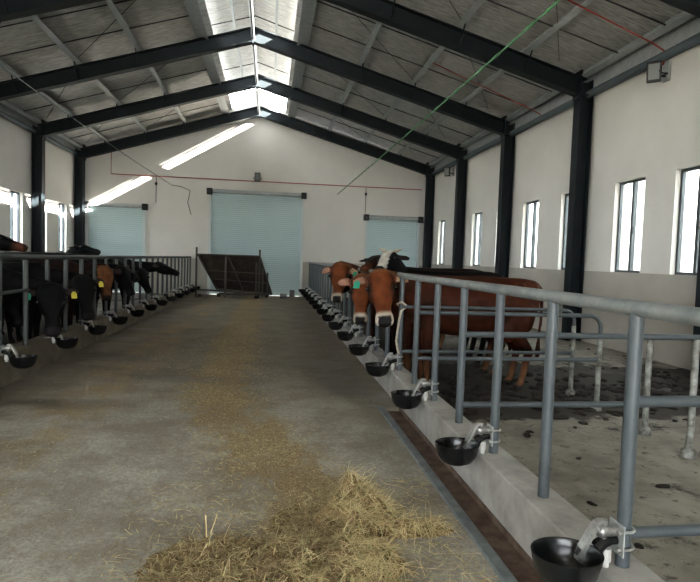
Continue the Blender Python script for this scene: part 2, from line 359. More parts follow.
# ------------------------------------------------------------------ portal frames
ordn = ['nearest', 'second', 'third', 'fourth', 'fifth', 'sixth', 'seventh', 'eighth', 'ninth', 'tenth', 'eleventh', 'twelfth', 'thirteenth', 'fourteenth', 'fifteenth']
def make_portal(label, y):
    t = thing('portal_frame', label, 'steel frame', (0, y, 0), 'dark steel portal frames')
    for s in (-1, 1):
        SL = SLO[s]; HI = HIN[s]; xin = XC + s * HI; xw = (WR - .052) if s > 0 else (WL + .052)
        fl = .028
        zk = RB - SL * HI
        bm = bmesh.new()
        lo, hi = min(xin, xin + s * fl), max(xin, xin + s * fl); box(bm, lo, hi, -.13, .13, 0, zk + .0)
        lo, hi = min(xw - s * fl, xw), max(xw - s * fl, xw); box(bm, lo, hi, -.13, .13, 0, zk + .34)
        lo, hi = min(xin, xw), max(xin, xw); box(bm, lo, hi, -.008, .008, 0, zk + .30)
        box(bm, min(xin, xw), max(xin, xw), -.15, .15, 0, .02)
        box(bm, lo, hi, -.13, .13, zk, zk + .02)
        obj('column', bm, M['steel'], t)
        # rafter: web with haunch, flanges
        pts_b = [(0, RB), (5.2, RB - SL * 5.2), (HI, RB - SL * HI)]
        pts_t = [(0, RB + .4), (5.2, RB + .4 - SL * 5.2), (HI + .15, RB + .4 - SL * (HI + .15))]
        bm = bmesh.new()
        poly = [(XC + s * d, z) for d, z in pts_b] + [(XC + s * d, z) for d, z in pts_t[::-1]]
        prism_xz(bm, poly, -.008, .008)
        for (a, b_) in ((pts_b, 1), (pts_t, -1)):
            (d0, z0), (d1, z1) = a[0], a[-1]
            prism_xz(bm, [(XC + s * d0, z0), (XC + s * d1, z1), (XC + s * d1, z1 + .025 * b_), (XC + s * d0, z0 + .025 * b_)], -.12, .12)
        obj('rafter', bm, M['steel'], t)
        bm = bmesh.new(); box(bm, XC + s * HI - .02, XC + s * HI + .02, -.16, .16, zk - .08, zk + .52)
        obj('knee_plate', bm, M['steel'], t)
        for d in (3.0, 4.5, 6.0):
            bm = bmesh.new(); zt = RB + .4 - SL * d; x = XC + s * d
            for q in (-1, 1): tube(bm, [(x, .0, zt - .36), (x, q * .42, zt + .06)], .017, 6)
            obj('fly_brace', bm, M['steel'], t)
    bm = bmesh.new(); box(bm, XC - .025, XC + .025, -.14, .14, RB - .05, RB + .5); obj('apex_plate', bm, M['steel'], t)
    return t
frames = [-2, -1, 0, 1, 2, 3]
flab = {-5: 'behind', }
for k in range(-4, 4):
    y = Y0 + k * BAY
    lab = {3: 'dark steel portal frame standing against the far end wall', 2: 'dark steel portal frame next in front of the end wall frame',
           1: 'dark steel portal frame with second right column from the camera, sunlit apex', 0: 'dark steel portal frame with the nearest thick column on the right wall',
           -1: 'nearest dark rafter and portal frame, crossing the top left corner of the roof', -2: 'dark portal frame beside the camera, fence in front of it',
           -3: 'dark portal frame just behind the camera position', -4: 'dark portal frame at the open near end of the barn'}[k]
    make_portal(lab, y if k < 3 else 24.3)
# purlins (Z sections)
def add_purlin(d, s, lab):
    SL = SLO[s]; x = XC + s * d; z = RB + .4 - SL * d
    bm = bmesh.new(); h = .19
    a = s
    prism_xz(bm, [(x - .006, z), (x + .006, z), (x + .006, z + h), (x - .006, z + h)], YB, YE)
    prism_xz(bm, [(x, z), (x - a * .13, z + SL * .13), (x - a * .13, z + SL * .13 + .008), (x, z + .008)], YB, YE)
    prism_xz(bm, [(x, z + h), (x + a * .07, z + h - SL * .07), (x + a * .07, z + h - SL * .07 - .008), (x, z + h - .008)], YB, YE)
    o = obj('roof_purlin', bm, M['galv']); tag(o, lab, 'purlin', 'galvanised roof purlins')
for s, sn in ((-1, 'left'), (1, 'right')):
    for i, d in enumerate((3.0, 4.5, 6.0, HIN[s] + .12)):
        pos = ['nearest the ridge slot', 'midway down', 'lower', 'directly above the wall head'][i]
        add_purlin(d, s, 'long galvanised purlin on the %s roof slope, %s' % (sn, pos))
    # channel edging the ridge slot: bright wide beam
    bm = bmesh.new(); x = XC + s * 1.35; z = RB + .4 - SLO[s] * 1.35
    box(bm, min(x, x + s * .012), max(x, x + s * .012), YB, YE, z, 8.10 if s > 0 else 7.95); box(bm, x - .16, x + .16, YB, YE, z, z + .012); 
    o = obj('ridge_slot_beam', bm, M['galv']); tag(o, 'wide galvanised channel along the %s edge of the ridge opening' % sn, 'beam', 'beams beside the ridge opening')
bm = bmesh.new(); tube(bm, [(XC, YB, RB + .1), (XC, YE, RB + .1)], .045, 10); o = obj('ridge_tie_tube', bm, M['galv'], smooth=True); tag(o, 'pale steel tube running along the very ridge of the roof', 'beam')
for s, sn in ((-1, 'left'), (1, 'right')):
    bm = bmesh.new(); x = XC + s * .62
    box(bm, x - .035, x + .035, YB, YE, 8.48, 8.58); o = obj('vent_purlin', bm, M['galv'])
    tag(o, 'pale thin purlin under the %s half of the raised ridge cap' % sn, 'purlin')
# sag rods: thin dark rods down the slope, two per bay
for k in range(-4, 3):
    for j, fr in enumerate((.34, .68)):
        y = Y0 + (k + fr) * BAY
        for s, sn in ((-1, 'left'), (1, 'right')):
            bm = bmesh.new()
            tube(bm, [(XC + s * 1.36, y, RB + .52 - SLO[s] * 1.36), (XC + s * (HIN[s] + .1), y, RB + .52 - SLO[s] * (HIN[s] + .1))], .014, 6)
            o = obj('sag_rod', bm, M['rod'])
            bayn = {2: 'last bay', 1: 'second last bay', 0: 'third last bay', -1: 'fourth last bay', -2: 'bay over the camera', -3: 'bay behind the camera', -4: 'open end bay'}[k]
            tag(o, 'thin dark rod down the %s slope, %s one in the %s' % (sn, ('nearer', 'farther')[j], bayn), 'rod', 'sag rods of the roof')
        bm = bmesh.new(); tube(bm, [(XC - 1.3, y, 8.37), (XC, y, 8.76), (XC + 1.3, y, 8.37)], .016, 6)
        o = obj('vent_rod', bm, M['rod']); tag(o, 'dark cross rod under the ridge cap, %s one in the %s' % (('nearer', 'farther')[j], bayn), 'rod', 'cross rods of the ridge cap')
    # diagonal wires
    for s, sn in ((-1, 'left'), (1, 'right')):
        bm = bmesh.new(); ya, yb = Y0 + k * BAY, Y0 + (k + 1) * BAY
        tube(bm, [(XC + s * 1.5, ya + .2, RB + .5 - SLO[s] * 1.5), (XC + s * 4.5, yb - .2, RB + .5 - SLO[s] * 4.5)], .007, 5)
        tube(bm, [(XC + s * 4.6, ya + .2, RB + .5 - SLO[s] * 4.6), (XC + s * 6.7, yb - .2, RB + .5 - SLO[s] * 6.7)], .007, 5)
        o = obj('brace_wire', bm, M['rod']); tag(o, 'thin diagonal brace wire under the %s roof slope in the %s' % (sn, bayn), 'wire', 'diagonal brace wires')
# eave tubes
for s, sn, x in ((1, 'right', WR - .10), (-1, 'left', WL + .10)):
    bm = bmesh.new(); tube(bm, [(x, YB, 5.50), (x, YE, 5.50)], .085, 14)
    o = obj('eave_pipe', bm, mat('eave_' + sn, (.10, .125, .135), .5, metal=.1), smooth=True); tag(o, 'thick grey pipe running along the head of the %s wall' % sn, 'pipe')
    bm = bmesh.new(); xx = WR - .04 if s > 0 else WL + .04
    box(bm, xx - .03, xx + .03, YB, YE, 5.6, 5.92 if s > 0 else 5.82); o = obj('eave_strut', bm, M['galv']); tag(o, 'flat galvanised strip between the %s wall head and roof sheet' % sn, 'beam')
# ------------------------------------------------------------------ conduit, cables, lamps
bm = bmesh.new(); tube(bm, [(-6.5, YE - .03, 5.95), (-6.5, YE - .03, 4.83), (6.55, YE - .03, 4.83)], .018, 6)
o = obj('red_conduit', bm, M['red']); tag(o, 'thin red conduit crossing the far end wall above the shutters', 'pipe')
bm = bmesh.new(); y = 9.6
tube(bm, [(WR - .10, y, 5.35), (WR - .10, y, 5.60), (WR - .35, y, 5.72), (XC + 4.5, y, RB + .5 - SLO[1] * 4.5)], .015, 6)
o = obj('red_conduit', bm, M['red']); tag(o, 'red conduit dropping from the right roof slope to the near floodlight', 'pipe')
bm = bmesh.new(); y = 14.3
tube(bm, [(WR - .10, y, 5.60), (WR - .35, y, 5.72), (XC + 4.5, y, RB + .5 - SLO[1] * 4.5)], .013, 6)
o = obj('red_conduit', bm, M['red']); tag(o, 'short red conduit on the right roof slope beyond the nearest column', 'pipe')
def cable(pts, r, m, lab, knots):
    bm = bmesh.new(); P = [V(p) for p in pts]; n = 220; out = []
    for i in range(n + 1):
        t = i / n; k = t * (len(P) - 1); a = int(min(k, len(P) - 2)); q = P[a].lerp(P[a + 1], k - a)
        sag = -math.sin(math.pi * t) * .12
        out.append(q + V((0, 0, sag)))
    tube(bm, out, r, 6)
    for ph in (0, math.pi):
        hel = [p + V((math.cos(i * .9 + ph) * r * 1.2, 0, math.sin(i * .9 + ph) * r * 1.2)) for i, p in enumerate(out)]
        tube(bm, hel, r * .6, 5)
    o = obj('hanging_cable', bm, m, smooth=True); tag(o, lab, 'cable')
    for i in range(knots):
        p = out[int(n * (i + .7) / knots * .97)]
        b2 = bmesh.new(); ell(b2, p, (r * 2.2, r * 2.5, r * 2.2), sub=1); obj('clip', b2, m, o)
cable([(2.8, YE, 4.45), (3.45, 7.1, 5.05), (3.5, 5.5, 5.12)], .012, M['green'], 'green twisted cable slung under the right roof slope to the end wall', 9)
cable([(-4.1, YE, 4.5), (-4.1, 4.0, 4.5)], .0075, M['greycable'], 'grey twisted cable slung under the left roof slope', 7)
# hanging drop wires on end wall
for x, zt, zb, lab in ((-4.72, 4.8, 3.75, 'short dark drop wire above the left shutter'), (4.05, 4.8, 3.7, 'short dark drop wire above the right shutter')):
    bm = bmesh.new(); tube(bm, [(x, YE - .03, zt), (x, YE - .05, zb)], .012, 5); ell(bm, (x, YE - .06, zt - .28), (.06, .05, .08), sub=1)
    o = obj('drop_wire', bm, M['blackmatt']); tag(o, lab, 'wire')
bm = bmesh.new(); tube(bm, [(-4.1, YE - .04, 4.5), (-3.7, YE - .04, 4.45), (-3.35, YE - .04, 4.3), (-3.45, YE - .04, 3.8), (-3.3, YE - .04, 3.3)], .012, 5)
o = obj('loose_wire', bm, M['blackmatt']); tag(o, 'loose dark wire end curling down the end wall left of the centre shutter', 'wire')
def flood(loc, lab, rz):
    t = thing('floodlight', lab, 'floodlight', loc, None, rz)
    # local: faces -x, wall at +x
    tilt = Matrix.Translation((-.27, 0, 0)) @ Matrix.Rotation(math.radians(48), 4, 'Z') @ Matrix.Rotation(math.radians(-12), 4, 'Y') @ Matrix.Translation((.27, 0, 0))
    for nm, bb, mm in (('housing', bevel(bx(-.30, -.24, -.12, .12, -.17, .19), .01, 1), M['blackmatt']), ('lens', bx(-.306, -.302, -.09, .09, -.12, .15), M['lens'])):
        bb.transform(tilt if rz == 0 else Matrix()); obj(nm, bb, mm, t)
    bm = bmesh.new(); tube(bm, [(-.27, -.14, 0), (-.27, -.16, -.05), (-.12, -.16, -.05), (-.12, .16, -.05), (-.27, .16, -.05), (-.27, .14, 0)], .012, 6); tube(bm, [(-.12, 0, -.05), (-.02, 0, -.05)], .02, 8)
    obj('bracket', bm, M['blackmatt'], t)
    obj('junction_box', bevel(bx(-.05, 0, -.09, .09, -.14, .22), .008, 1), M['galv'], t)
    return t
flood((WR, 9.6, 5.2), 'black floodlight high on the right wall near the camera', 0)
flood((WR, 21.7, 5.2), 'small black floodlight high on the right wall near the end wall', 0)
t = flood((-.60, YE, 4.97), 'small white-faced floodlight on the end wall above the centre shutter', -math.pi / 2 + math.pi)
# ------------------------------------------------------------------ fences
FR, FL, PS = 1.6147, -3.20, .7501
ZR, ZL = 1.478, 1.543
def fence(x, y0, n, zc, zt, lab, fadey, topmat):
    t = thing('feed_fence', lab, 'fence', (x, y0, zc), None)
    for i in range(n):
        bm = bmesh.new(); y = i * PS; tube(bm, [(0, y, 0), (0, y, zt - zc - .02)], .032, 16); 
        obj('post', bm, M['rail'], t, smooth=True)
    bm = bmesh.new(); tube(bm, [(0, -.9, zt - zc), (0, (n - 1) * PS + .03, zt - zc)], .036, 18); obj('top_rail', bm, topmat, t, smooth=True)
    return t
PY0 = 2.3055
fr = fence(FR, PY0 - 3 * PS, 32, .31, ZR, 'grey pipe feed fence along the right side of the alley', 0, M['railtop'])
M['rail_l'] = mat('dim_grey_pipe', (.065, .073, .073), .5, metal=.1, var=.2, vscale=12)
fl = fence(FL, 8.0628 - 9 * PS, 31, .372, ZL, 'grey pipe feed fence along the left side of the alley', 0, M['rail_l'])
for o in fl.children:
    if o.name.startswith('post'): o.data.materials[0] = M['rail_l']
# left fence middle rail
bm = bmesh.new(); tube(bm, [(0.03, 0, .74), (0.03, 9 * PS, .74)], .022, 10); obj('middle_rail', bm, M['rail_l'], fl, smooth=True)
# dividers perpendicular to the right fence
def divider(y, x1, lab, endpost, group, z1=1.06, z2=.46, m=None, rr=.026):
    m = m or M['rail']
    t = thing('pen_divider', lab, 'divider', (FR, y, 0), group)
    L = x1 - FR
    bm = bmesh.new(); tube(bm, [(.02, 0, z2), (L, 0, z2)], rr, 14); obj('lower_rail', bm, m, t, smooth=True)
    bm = bmesh.new()
    if endpost == 'bend':
        pts = [(.02, 0, z1), (L - .14, 0, z1)] + [(L - .14 + .14 * math.sin(a), 0, z1 - .14 + .14 * math.cos(a)) for a in [math.pi / 2 * k / 6 for k in range(1, 7)]] + [(L, 0, z1 - .24)]
        tube(bm, pts, rr, 14); obj('upper_rail', bm, m, t, smooth=True)
        bm = bmesh.new(); tube(bm, [(L, 0, 0), (L, 0, z1 - .2)], rr + .006, 14); obj('end_post', bm, M['zincpost'], t, smooth=True)
        bm = bmesh.new(); lathe(bm, [(.06, 0), (.06, .05), (.045, .07), (.034, .08)], (L, 0, 0), 16); obj('foot_collar', bm, M['zincpost'], t, smooth=True)
    else:
        tube(bm, [(.02, 0, z1), (L, 0, z1)], rr, 14); obj('upper_rail', bm, m, t, smooth=True)
        bm = bmesh.new(); tube(bm, [(L, 0, 0), (L, 0, z1 + .05)], rr + .006, 14); obj('end_post', bm, M['zincpost'], t, smooth=True)
        bm = bmesh.new(); lathe(bm, [(.06, 0), (.06, .05), (.045, .07), (.034, .08)], (L, 0, 0), 16); obj('foot_collar', bm, M['zincpost'], t, smooth=True)
    return t
divider(PY0, 6.6, 'grey two-rail pen divider joining the nearest post at right', 'x', 'pen dividers')
divider(PY0 + 3 * PS, 6.6, 'grey two-rail pen divider running behind the nearest fence posts', 'x', 'pen dividers')
divider(6.06, 3.80, 'grey looped stall divider beside the red cow, ending in a zinc post', 'bend', 'pen dividers', z1=1.10, z2=.59, rr=.024)
divider(6.78, 3.88, 'dull looped stall divider right behind the red cow rump', 'bend', 'pen dividers', z1=1.10, z2=.55, m=M['raildark'], rr=.022)
def stub(loc, h, lab):
    t = thing('zinc_post', lab, 'post', loc, 'short zinc posts')
    bm = bmesh.new(); tube(bm, [(0, 0, 0), (0, 0, h)], .03, 14); obj('pipe', bm, M['zincpost'], t, smooth=True)
    bm = bmesh.new(); lathe(bm, [(.06, 0), (.06, .05), (.045, .07), (.034, .08)], (0, 0, 0), 16); obj('foot_collar', bm, M['zincpost'], t, smooth=True)
stub((3.76, 5.14, 0), 1.0, 'stained zinc post standing on the pen floor, left of the two')
stub((3.73, 4.49, 0), 1.05, 'stained zinc post nearest the right edge of the picture')
# far right rail seen behind (stall rail along)
# ------------------------------------------------------------------ drinking bowls
def make_bowl():
    t = thing('drinking_bowl', '', 'drinking bowl', (0, 0, 0), 'drinking bowls')
    # local: origin at post centre on curb top; bowl toward -x
    bm = bmesh.new()
    prof = [(.0, -.155), (.06, -.152), (.105, -.13), (.135, -.085), (.15, -.03), (.156, 0), (.165, .008), (.168, .0), (.160, -.01)]
    outer = [(.001, -.165), (.065, -.162), (.112, -.138), (.143, -.09), (.158, -.03), (.163, .0), (.166, .012), (.156, .012), (.150, .0), (.143, -.03), (.127, -.085), (.098, -.122), (.055, -.142), (.001, -.145)]
    lathe(bm, outer, (0, 0, 0), 28, .92)
    for v in bm.verts: v.co = V((v.co.x * .96 - .27, v.co.y * .92, v.co.z * .84 + .062))
    obj('bowl', bm, M['black'], t, smooth=True)
    # paddle (tongue)
    bm = bmesh.new(); path = [(-.215, .0, .03), (-.20, 0, .085), (-.165, 0, .15), (-.135, 0, .20), (-.11, 0, .215)]
    prev = None
    for i, p in enumerate(path):
        w = [.024, .026, .023, .019, .016][i]
        cur = [bm.verts.new(V(p) + V((dx, dy, dz))) for dx, dy, dz in ((-.008, -w, .004), (-.008, w, .004), (.008, w, -.004), (.008, -w, -.004))]
        if prev:
            for k in range(4): bm.faces.new((prev[k], prev[(k + 1) % 4], cur[(k + 1) % 4], cur[k]))
        else: bm.faces.new(cur)
        prev = cur
    bm.faces.new(prev[::-1]); pd = obj('paddle', bm, M['chrome'], t)
    bm = bmesh.new(); q0 = None
    for p, w in (((-.215, 0, .052), .012), ((-.185, 0, .098), .014), ((-.152, 0, .163), .011)):
        c_ = [bm.verts.new(V(p) + V((-.012, -w, .006))), bm.verts.new(V(p) + V((-.012, w, .006)))]
        if q0: bm.faces.new((q0[0], q0[1], c_[1], c_[0]))
        q0 = c_
    obj('slot', bm, M['blackmatt'], pd)
    bm = bmesh.new()
    tube(bm, [(-.12, 0, .165), (-.02, 0, .165)], [.03, .026], 12); tube(bm, [(-.10, 0, .12), (-.10, 0, .215)], .016, 10)
    ell(bm, (-.11, 0, .165), (.034, .034, .034)); tube(bm, [(-.135, -.035, .185), (-.135, .035, .185)], .008, 8)
    obj('valve', bm, M['chrome'], t, smooth=True)
    bm = bmesh.new(); tube(bm, [(-.13, 0, .085), (-.10, 0, .11), (-.06, 0, .12), (0, 0, .12)], [.035, .028, .022, .022], 10); obj('arm', bm, M['black'], t, smooth=True)
    bm = bmesh.new(); tube(bm, [(-.085, 0, .025), (-.085, 0, .085)], .026, 8); tube(bm, [(-.085, 0, 0), (-.085, 0, .03)], .018, 8); obj('pipe_nut', bm, M['whiteplastic'], t, smooth=True)
    bm = bmesh.new(); box(bm, -.036, -.030, -.055, .055, .06, .20); obj('clamp_plate', bm, M['galv'], t)
    for z in (.09, .17):
        bm = bmesh.new(); pts = [(-.045, -.042, z)] + [(.042 * math.cos(a), .042 * math.sin(a), z) for a in [-math.pi / 2 + math.pi * k / 8 for k in range(9)]] + [(-.045, .042, z)]
        tube(bm, pts, .007, 6)
        for q in (-1, 1): tube(bm, [(-.045, q * .042, z), (-.058, q * .042, z)], .013, 6)
        obj('u_bolt', bm, M['chrome'], t)
    return t
b0 = make_bowl(); b0['label'] = 'black drinking bowl nearest the camera on the right curb'; b0.location = (FR, PY0, .31)
for i in range(1, 15):
    dup(b0, (FR, PY0 + 2 * i * PS, .31), 0, 'black drinking bowl on the right curb, %s from the camera' % ordn[i])
for i in range(12):
    lab = 'black drinking bowl on the left curb, %s from the camera' % (ordn[i] if i else 'closest')
    dup(b0, (FL, 8.0628 + (2 * i - 1) * PS, .285), math.pi, lab)
    # (left bowls hang on the fence posts)
# ------------------------------------------------------------------ cows
SHADED_RED, DARKRED, TAN, BLK, WHITE, MUZ, PINK = (.070, .020, .009), (.024, .009, .006), (.17, .085, .045), (.0055, .0055, .0062), (.42, .39, .35), (.018, .016, .017), (.42, .20, .16)  # the red is darkened: shade on the bodies is put into the coat
def make_cow(label, loc, rz, poll, hdir, dors=(0, 0, 1), coat='red', scale=1.0, tags=(), horns=False, body=True, group=None, ear_droop=.25, tail=True, tagcol='taggreen', white_face=False, vox=.02, neckbase=(.58, 0, 1.12), hs=1.08, hl=.9, muzcol=None, face=None):
    """cow local frame: faces +x, feet at z=0; poll / hdir given in that frame"""
    root = thing('cow', label, 'cow', loc, group, rz)
    bm = bmesh.new()
    rings = [(-.93, 1.19, .07, .12), (-.88, 1.15, .19, .22), (-.72, 1.11, .255, .285), (-.5, 1.08, .29, .32), (-.15, 1.02, .325, .37), (.2, 1.02, .32, .37), (.45, 1.05, .27, .355), (.62, 1.08, .225, .32), (.78, 1.08, .15, .23), (.84, 1.08, .08, .14)]
    prev = None; n = 20
    for x, zc, hw, hh in rings:
        cur = []
        for k in range(n):
            a = 2 * math.pi * k / n; cy, cz = math.cos(a), math.sin(a)
            w = hw * (1 - .28 * max(cz, 0) ** 2)
            cur.append(bm.verts.new((x, w * math.copysign(abs(cy) ** .85, cy), zc + hh * math.copysign(abs(cz) ** .9, cz))))
        if prev:
            for k in range(n): bm.faces.new((prev[k], prev[(k + 1) % n], cur[(k + 1) % n], cur[k]))
        else: bm.faces.new(cur[::-1])
        prev = cur
    bm.faces.new(prev)
    def chain(pts, rads, steps=7):
        P = [V(p) for p in pts]
        # resample smoothly (catmull)
        out, ro = [], []
        for i in range(len(P) - 1):
            p0 = P[max(i - 1, 0)]; p1 = P[i]; p2 = P[i + 1]; p3 = P[min(i + 2, len(P) - 1)]
            for j in range(steps):
                t = j / steps
                out.append(.5 * ((2 * p1) + (p2 - p0) * t + (2 * p0 - 5 * p1 + 4 * p2 - p3) * t * t + (3 * p1 - p0 - 3 * p2 + p3) * t ** 3))
                ro.append(rads[i] * (1 - t) + rads[i + 1] * t)
        out.append(P[-1]); ro.append(rads[-1])
        return out, ro
    def limb(pts, rads):
        o_, r_ = chain(pts, rads, 5); tube(bm, o_, r_, 14); ell(bm, pts[0], (rads[0],) * 3)
    for s in (-1, 1):
        limb([(.50, s * .15, .86), (.53, s * .165, .66), (.54, s * .16, .44), (.535, s * .155, .38), (.535, s * .155, .15), (.55, s * .155, .08), (.575, s * .155, .0)], [.13, .095, .058, .052, .038, .044, .060])
        ell(bm, (-.62, s * .19, .92), (.20, .11, .26)); ell(bm, (-.47, s * .20, .74), (.12, .085, .15))
        limb([(-.60, s * .18, .85), (-.62, s * .18, .66), (-.76, s * .165, .48), (-.745, s * .16, .38), (-.70, s * .16, .15), (-.68, s * .16, .08), (-.645, s * .16, .0)], [.15, .095, .062, .048, .040, .044, .060])
        ell(bm, (-.60, s * .20, 1.30), (.07, .05, .05)); ell(bm, (.50, s * .16, 1.05), (.14, .09, .26))
    ell(bm, (-.45, 0, .72), (.16, .11, .10))   # flank / udder
    if tail:
        o_, r_ = chain([(-.90, 0, 1.33), (-.985, 0, 1.22), (-.99, .01, .95), (-.965, .02, .62), (-.96, .02, .45), (-.955, .02, .34)], [.035, .03, .022, .022, .04, .012], 5); tube(bm, o_, r_, 10)
    # neck
    poll = V(poll); H = V(hdir).normalized(); D = V(dors); D = (D - H * D.dot(H)).normalized(); Lr = H.cross(D)
    nb = V(neckbase); jaw = poll - D * .07 - H * .02
    nm = nb.lerp(jaw, .55) + V((0, 0, .03))
    o_, r_ = chain([nb - V((.12, 0, .02)), nb + (jaw - nb) * .25, nm, jaw], [.26, .21, .155, .115], 6)
    for p, r in zip(o_, r_): ell(bm, p, (r * .9, r * .62, r), sub=2)
    # head
    hp = [(-.07, .06, .045, .06), (-.03, .105, .075, .10), (.03, .125, .085, .14), (.10, .130, .082, .16), (.18, .134, .075, .16), (.26, .108, .066, .145), (.34, .086, .058, .115), (.42, .078, .054, .09), (.48, .094, .056, .082), (.53, .098, .050, .080), (.565, .082, .035, .064), (.58, .045, .02, .035)]
    hp = [(a * hs * hl, b_ * hs * (1 if a < .3 else .88), c_ * hs, d_ * hs) for a, b_, c_, d_ in hp]
    prev = None
    for s_, w, up, dn in hp:
        cur = []
        for k in range(20):
            a = 2 * math.pi * k / 20; cy, cz = math.cos(a), math.sin(a)
            e = .8
            q = poll + H * s_ + Lr * w * math.copysign(abs(cy) ** e, cy) + D * (up if cz > 0 else dn) * math.copysign(abs(cz) ** .85, cz)
            cur.append(bm.verts.new(q))
        if prev:
            for k in range(20): bm.faces.new((prev[k], prev[(k + 1) % 20], cur[(k + 1) % 20], cur[k]))
        else: bm.faces.new(cur[::-1])
        prev = cur
    bm.faces.new(prev)
    ears = {}
    for s in (-1, 1):
        ell(bm, poll + (H * .17 * hl + Lr * s * .108 + D * .030) * hs, (.048, .034, .036), Matrix((H, Lr, D)).transposed())
        ax = (Lr * s - V((0, 0, ear_droop)) - H * .12).normalized()
        nrm = (D - ax * D.dot(ax)).normalized(); sd = ax.cross(nrm)
        c = poll + H * .02 * hs + Lr * s * .105 * hs + ax * .115
        ears[s] = (c, ax, nrm, sd)
        rot = Matrix((ax, sd, nrm)).transposed()
        ell(bm, c, (.105, .074, .017), rot); ell(bm, c - ax * .09, (.05, .032, .03), rot)
    bmesh.ops.recalc_face_normals(bm, faces=bm.faces)
    me = bpy.data.meshes.new('cow_raw'); bm.to_mesh(me); bm.free()
    tmp = bpy.data.objects.new('cow_shell', me); C.objects.link(tmp)
    md = tmp.modifiers.new('r', 'REMESH'); md.mode = 'VOXEL'; md.voxel_size = vox; md.use_smooth_shade = True
    sm = tmp.modifiers.new('s', 'SMOOTH'); sm.factor = .5; sm.iterations = 3
    dg = bpy.context.evaluated_depsgraph_get(); ev = tmp.evaluated_get(dg)
    me2 = bpy.data.meshes.new_from_object(ev); bpy.data.objects.remove(tmp, do_unlink=True)
    me2.name = 'cow_body'
    # coat colours, with shade of red bodies and face sides painted in
    ca = me2.color_attributes.new('coat', 'FLOAT_COLOR', 'POINT')
    def lerp(a, b, t): t = min(max(t, 0), 1); return tuple(x * (1 - t) + y * t for x, y in zip(a, b))
    base, dark = (SHADED_RED, DARKRED) if coat == 'red' else ((BLK, BLK) if coat == 'black' else (DARKRED, BLK))
    for i, v in enumerate(me2.vertices):
        p = v.co; q = p - poll; s_ = q.dot(H) / hs / hl; l_ = q.dot(Lr) / hs; d_ = q.dot(D) / hs
        nz = noise.noise(p * 5) * .5
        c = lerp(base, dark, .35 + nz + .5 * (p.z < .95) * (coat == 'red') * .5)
        if p.z < .42: c = lerp(c, TAN if coat == 'red' else dark, (.42 - p.z) * 4 if coat == 'red' else 0)
        if p.z < .06: c = (.03, .026, .022)
        inh = -.1 < s_ < .62 and abs(l_) < .15 and -.19 < d_ < .14
        if inh:
            if coat == 'red':
                c = lerp((.09, .027, .011), (.155, .050, .018), .6 + nz)
                c = lerp(c, DARKRED, (abs(l_) - .07) * 14); c = lerp(c, DARKRED, (-d_ - .03) * 10)  # sides of the face darkened: shading put into the coat colour
                if s_ < .0: c = lerp(c, (.20, .10, .05), .5)
                if abs(s_ - .17) < .05 and abs(l_) > .088: c = lerp(c, (.012, .008, .007), .8)
            if face: c = lerp(face, (.06, .028, .014), .3 + nz)
            if white_face and d_ > -.03 and abs(l_) < .075 + noise.noise(p * 9) * .03 and s_ < .46: c = WHITE
            mz = s_ + .03 * nz
            ring = .435
            if coat != 'black' and not face and mz > ring: c = lerp(c, (.44, .39, .33), (mz - ring) * 25)
            if mz > .487 and (coat == 'black' or (abs(l_) < .058 and d_ > -.05)): c = lerp(c, MUZ, (mz - .487) * 60)
            if muzcol and mz > .33: c = lerp(c, muzcol, (mz - .33) * 12)
            if d_ < -.035 and mz > .46 and coat != 'black' and not face: c = lerp(c, (.42, .37, .32), .8 + nz)
        for s in (-1, 1):
            c0, ax, nrm, sd = ears[s]; e = p - c0
            ea, es, en = e.dot(ax), e.dot(sd), e.dot(nrm)
            if -.09 < ea < .13 and abs(es) < .09 and abs(en) < .045:
                ec = (.15, .06, .035) if coat == 'red' else (.012, .011, .011)
                if en > .002 and abs(es) < .046 and -.06 < ea < .085: ec = (.33, .19, .14) if (coat == 'red' and s > 0) else ((.36, .25, .17) if coat == 'red' else (.03, .022, .02))
                c = ec
        ca.data[i].color = (*c, 1)
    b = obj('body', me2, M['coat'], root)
    for p_ in me2.polygons: p_.use_smooth = True
    for s in (-1, 1):
        bm = bmesh.new(); ell(bm, poll + (H * .175 * hl + Lr * s * .131 + D * .038) * hs, (.024, .024, .024)); obj('eye', bm, M['eye'], root, smooth=True)
        bm = bmesh.new(); ell(bm, poll + (H * .565 * hl + Lr * s * .042 + D * .012) * hs, (.013, .018, .013), sub=1); obj('nostril', bm, M['eye'], root, smooth=True)
    if horns:
        for s in (-1, 1):
            bm = bmesh.new(); a = poll + Lr * s * .06 + D * .05 - H * .02
            tube(bm, [a, a + Lr * s * .06 - H * .02 + D * .01, a + Lr * s * .11 - H * .03 + D * .03], [.026, .020, .008], 10); obj('horn', bm, M['horn'], root, smooth=True)
    for s, cn in tags:
        c0, ax, nrm, sd = ears[s]
        ctr = c0 + ax * .02 + nrm * .028; dn = V((0, 0, -1)); dn = (dn - nrm * dn.dot(nrm)).normalized(); sdv = dn.cross(nrm)
        bm = bmesh.new()
        pts = [(-.018, 0), (.018, 0), (.036, .035), (.036, .10), (-.036, .10), (-.036, .035)]
        for off in (0.0, .004):
            pass
        a_ = [bm.verts.new(ctr + sdv * x + dn * y) for x, y in pts]; b_ = [bm.verts.new(ctr + nrm * .005 + sdv * x + dn * y) for x, y in pts]
        bm.faces.new(a_); bm.faces.new(b_[::-1])
        for k in range(6): bm.faces.new((a_[k], b_[k], b_[(k + 1) % 6], a_[(k + 1) % 6]))
        tg = obj('ear_tag', bm, M[cn], root); tag(tg, ('green' if cn == 'taggreen' else 'yellow') + ' plastic ear tag')
    root.scale = (scale,) * 3
    return root
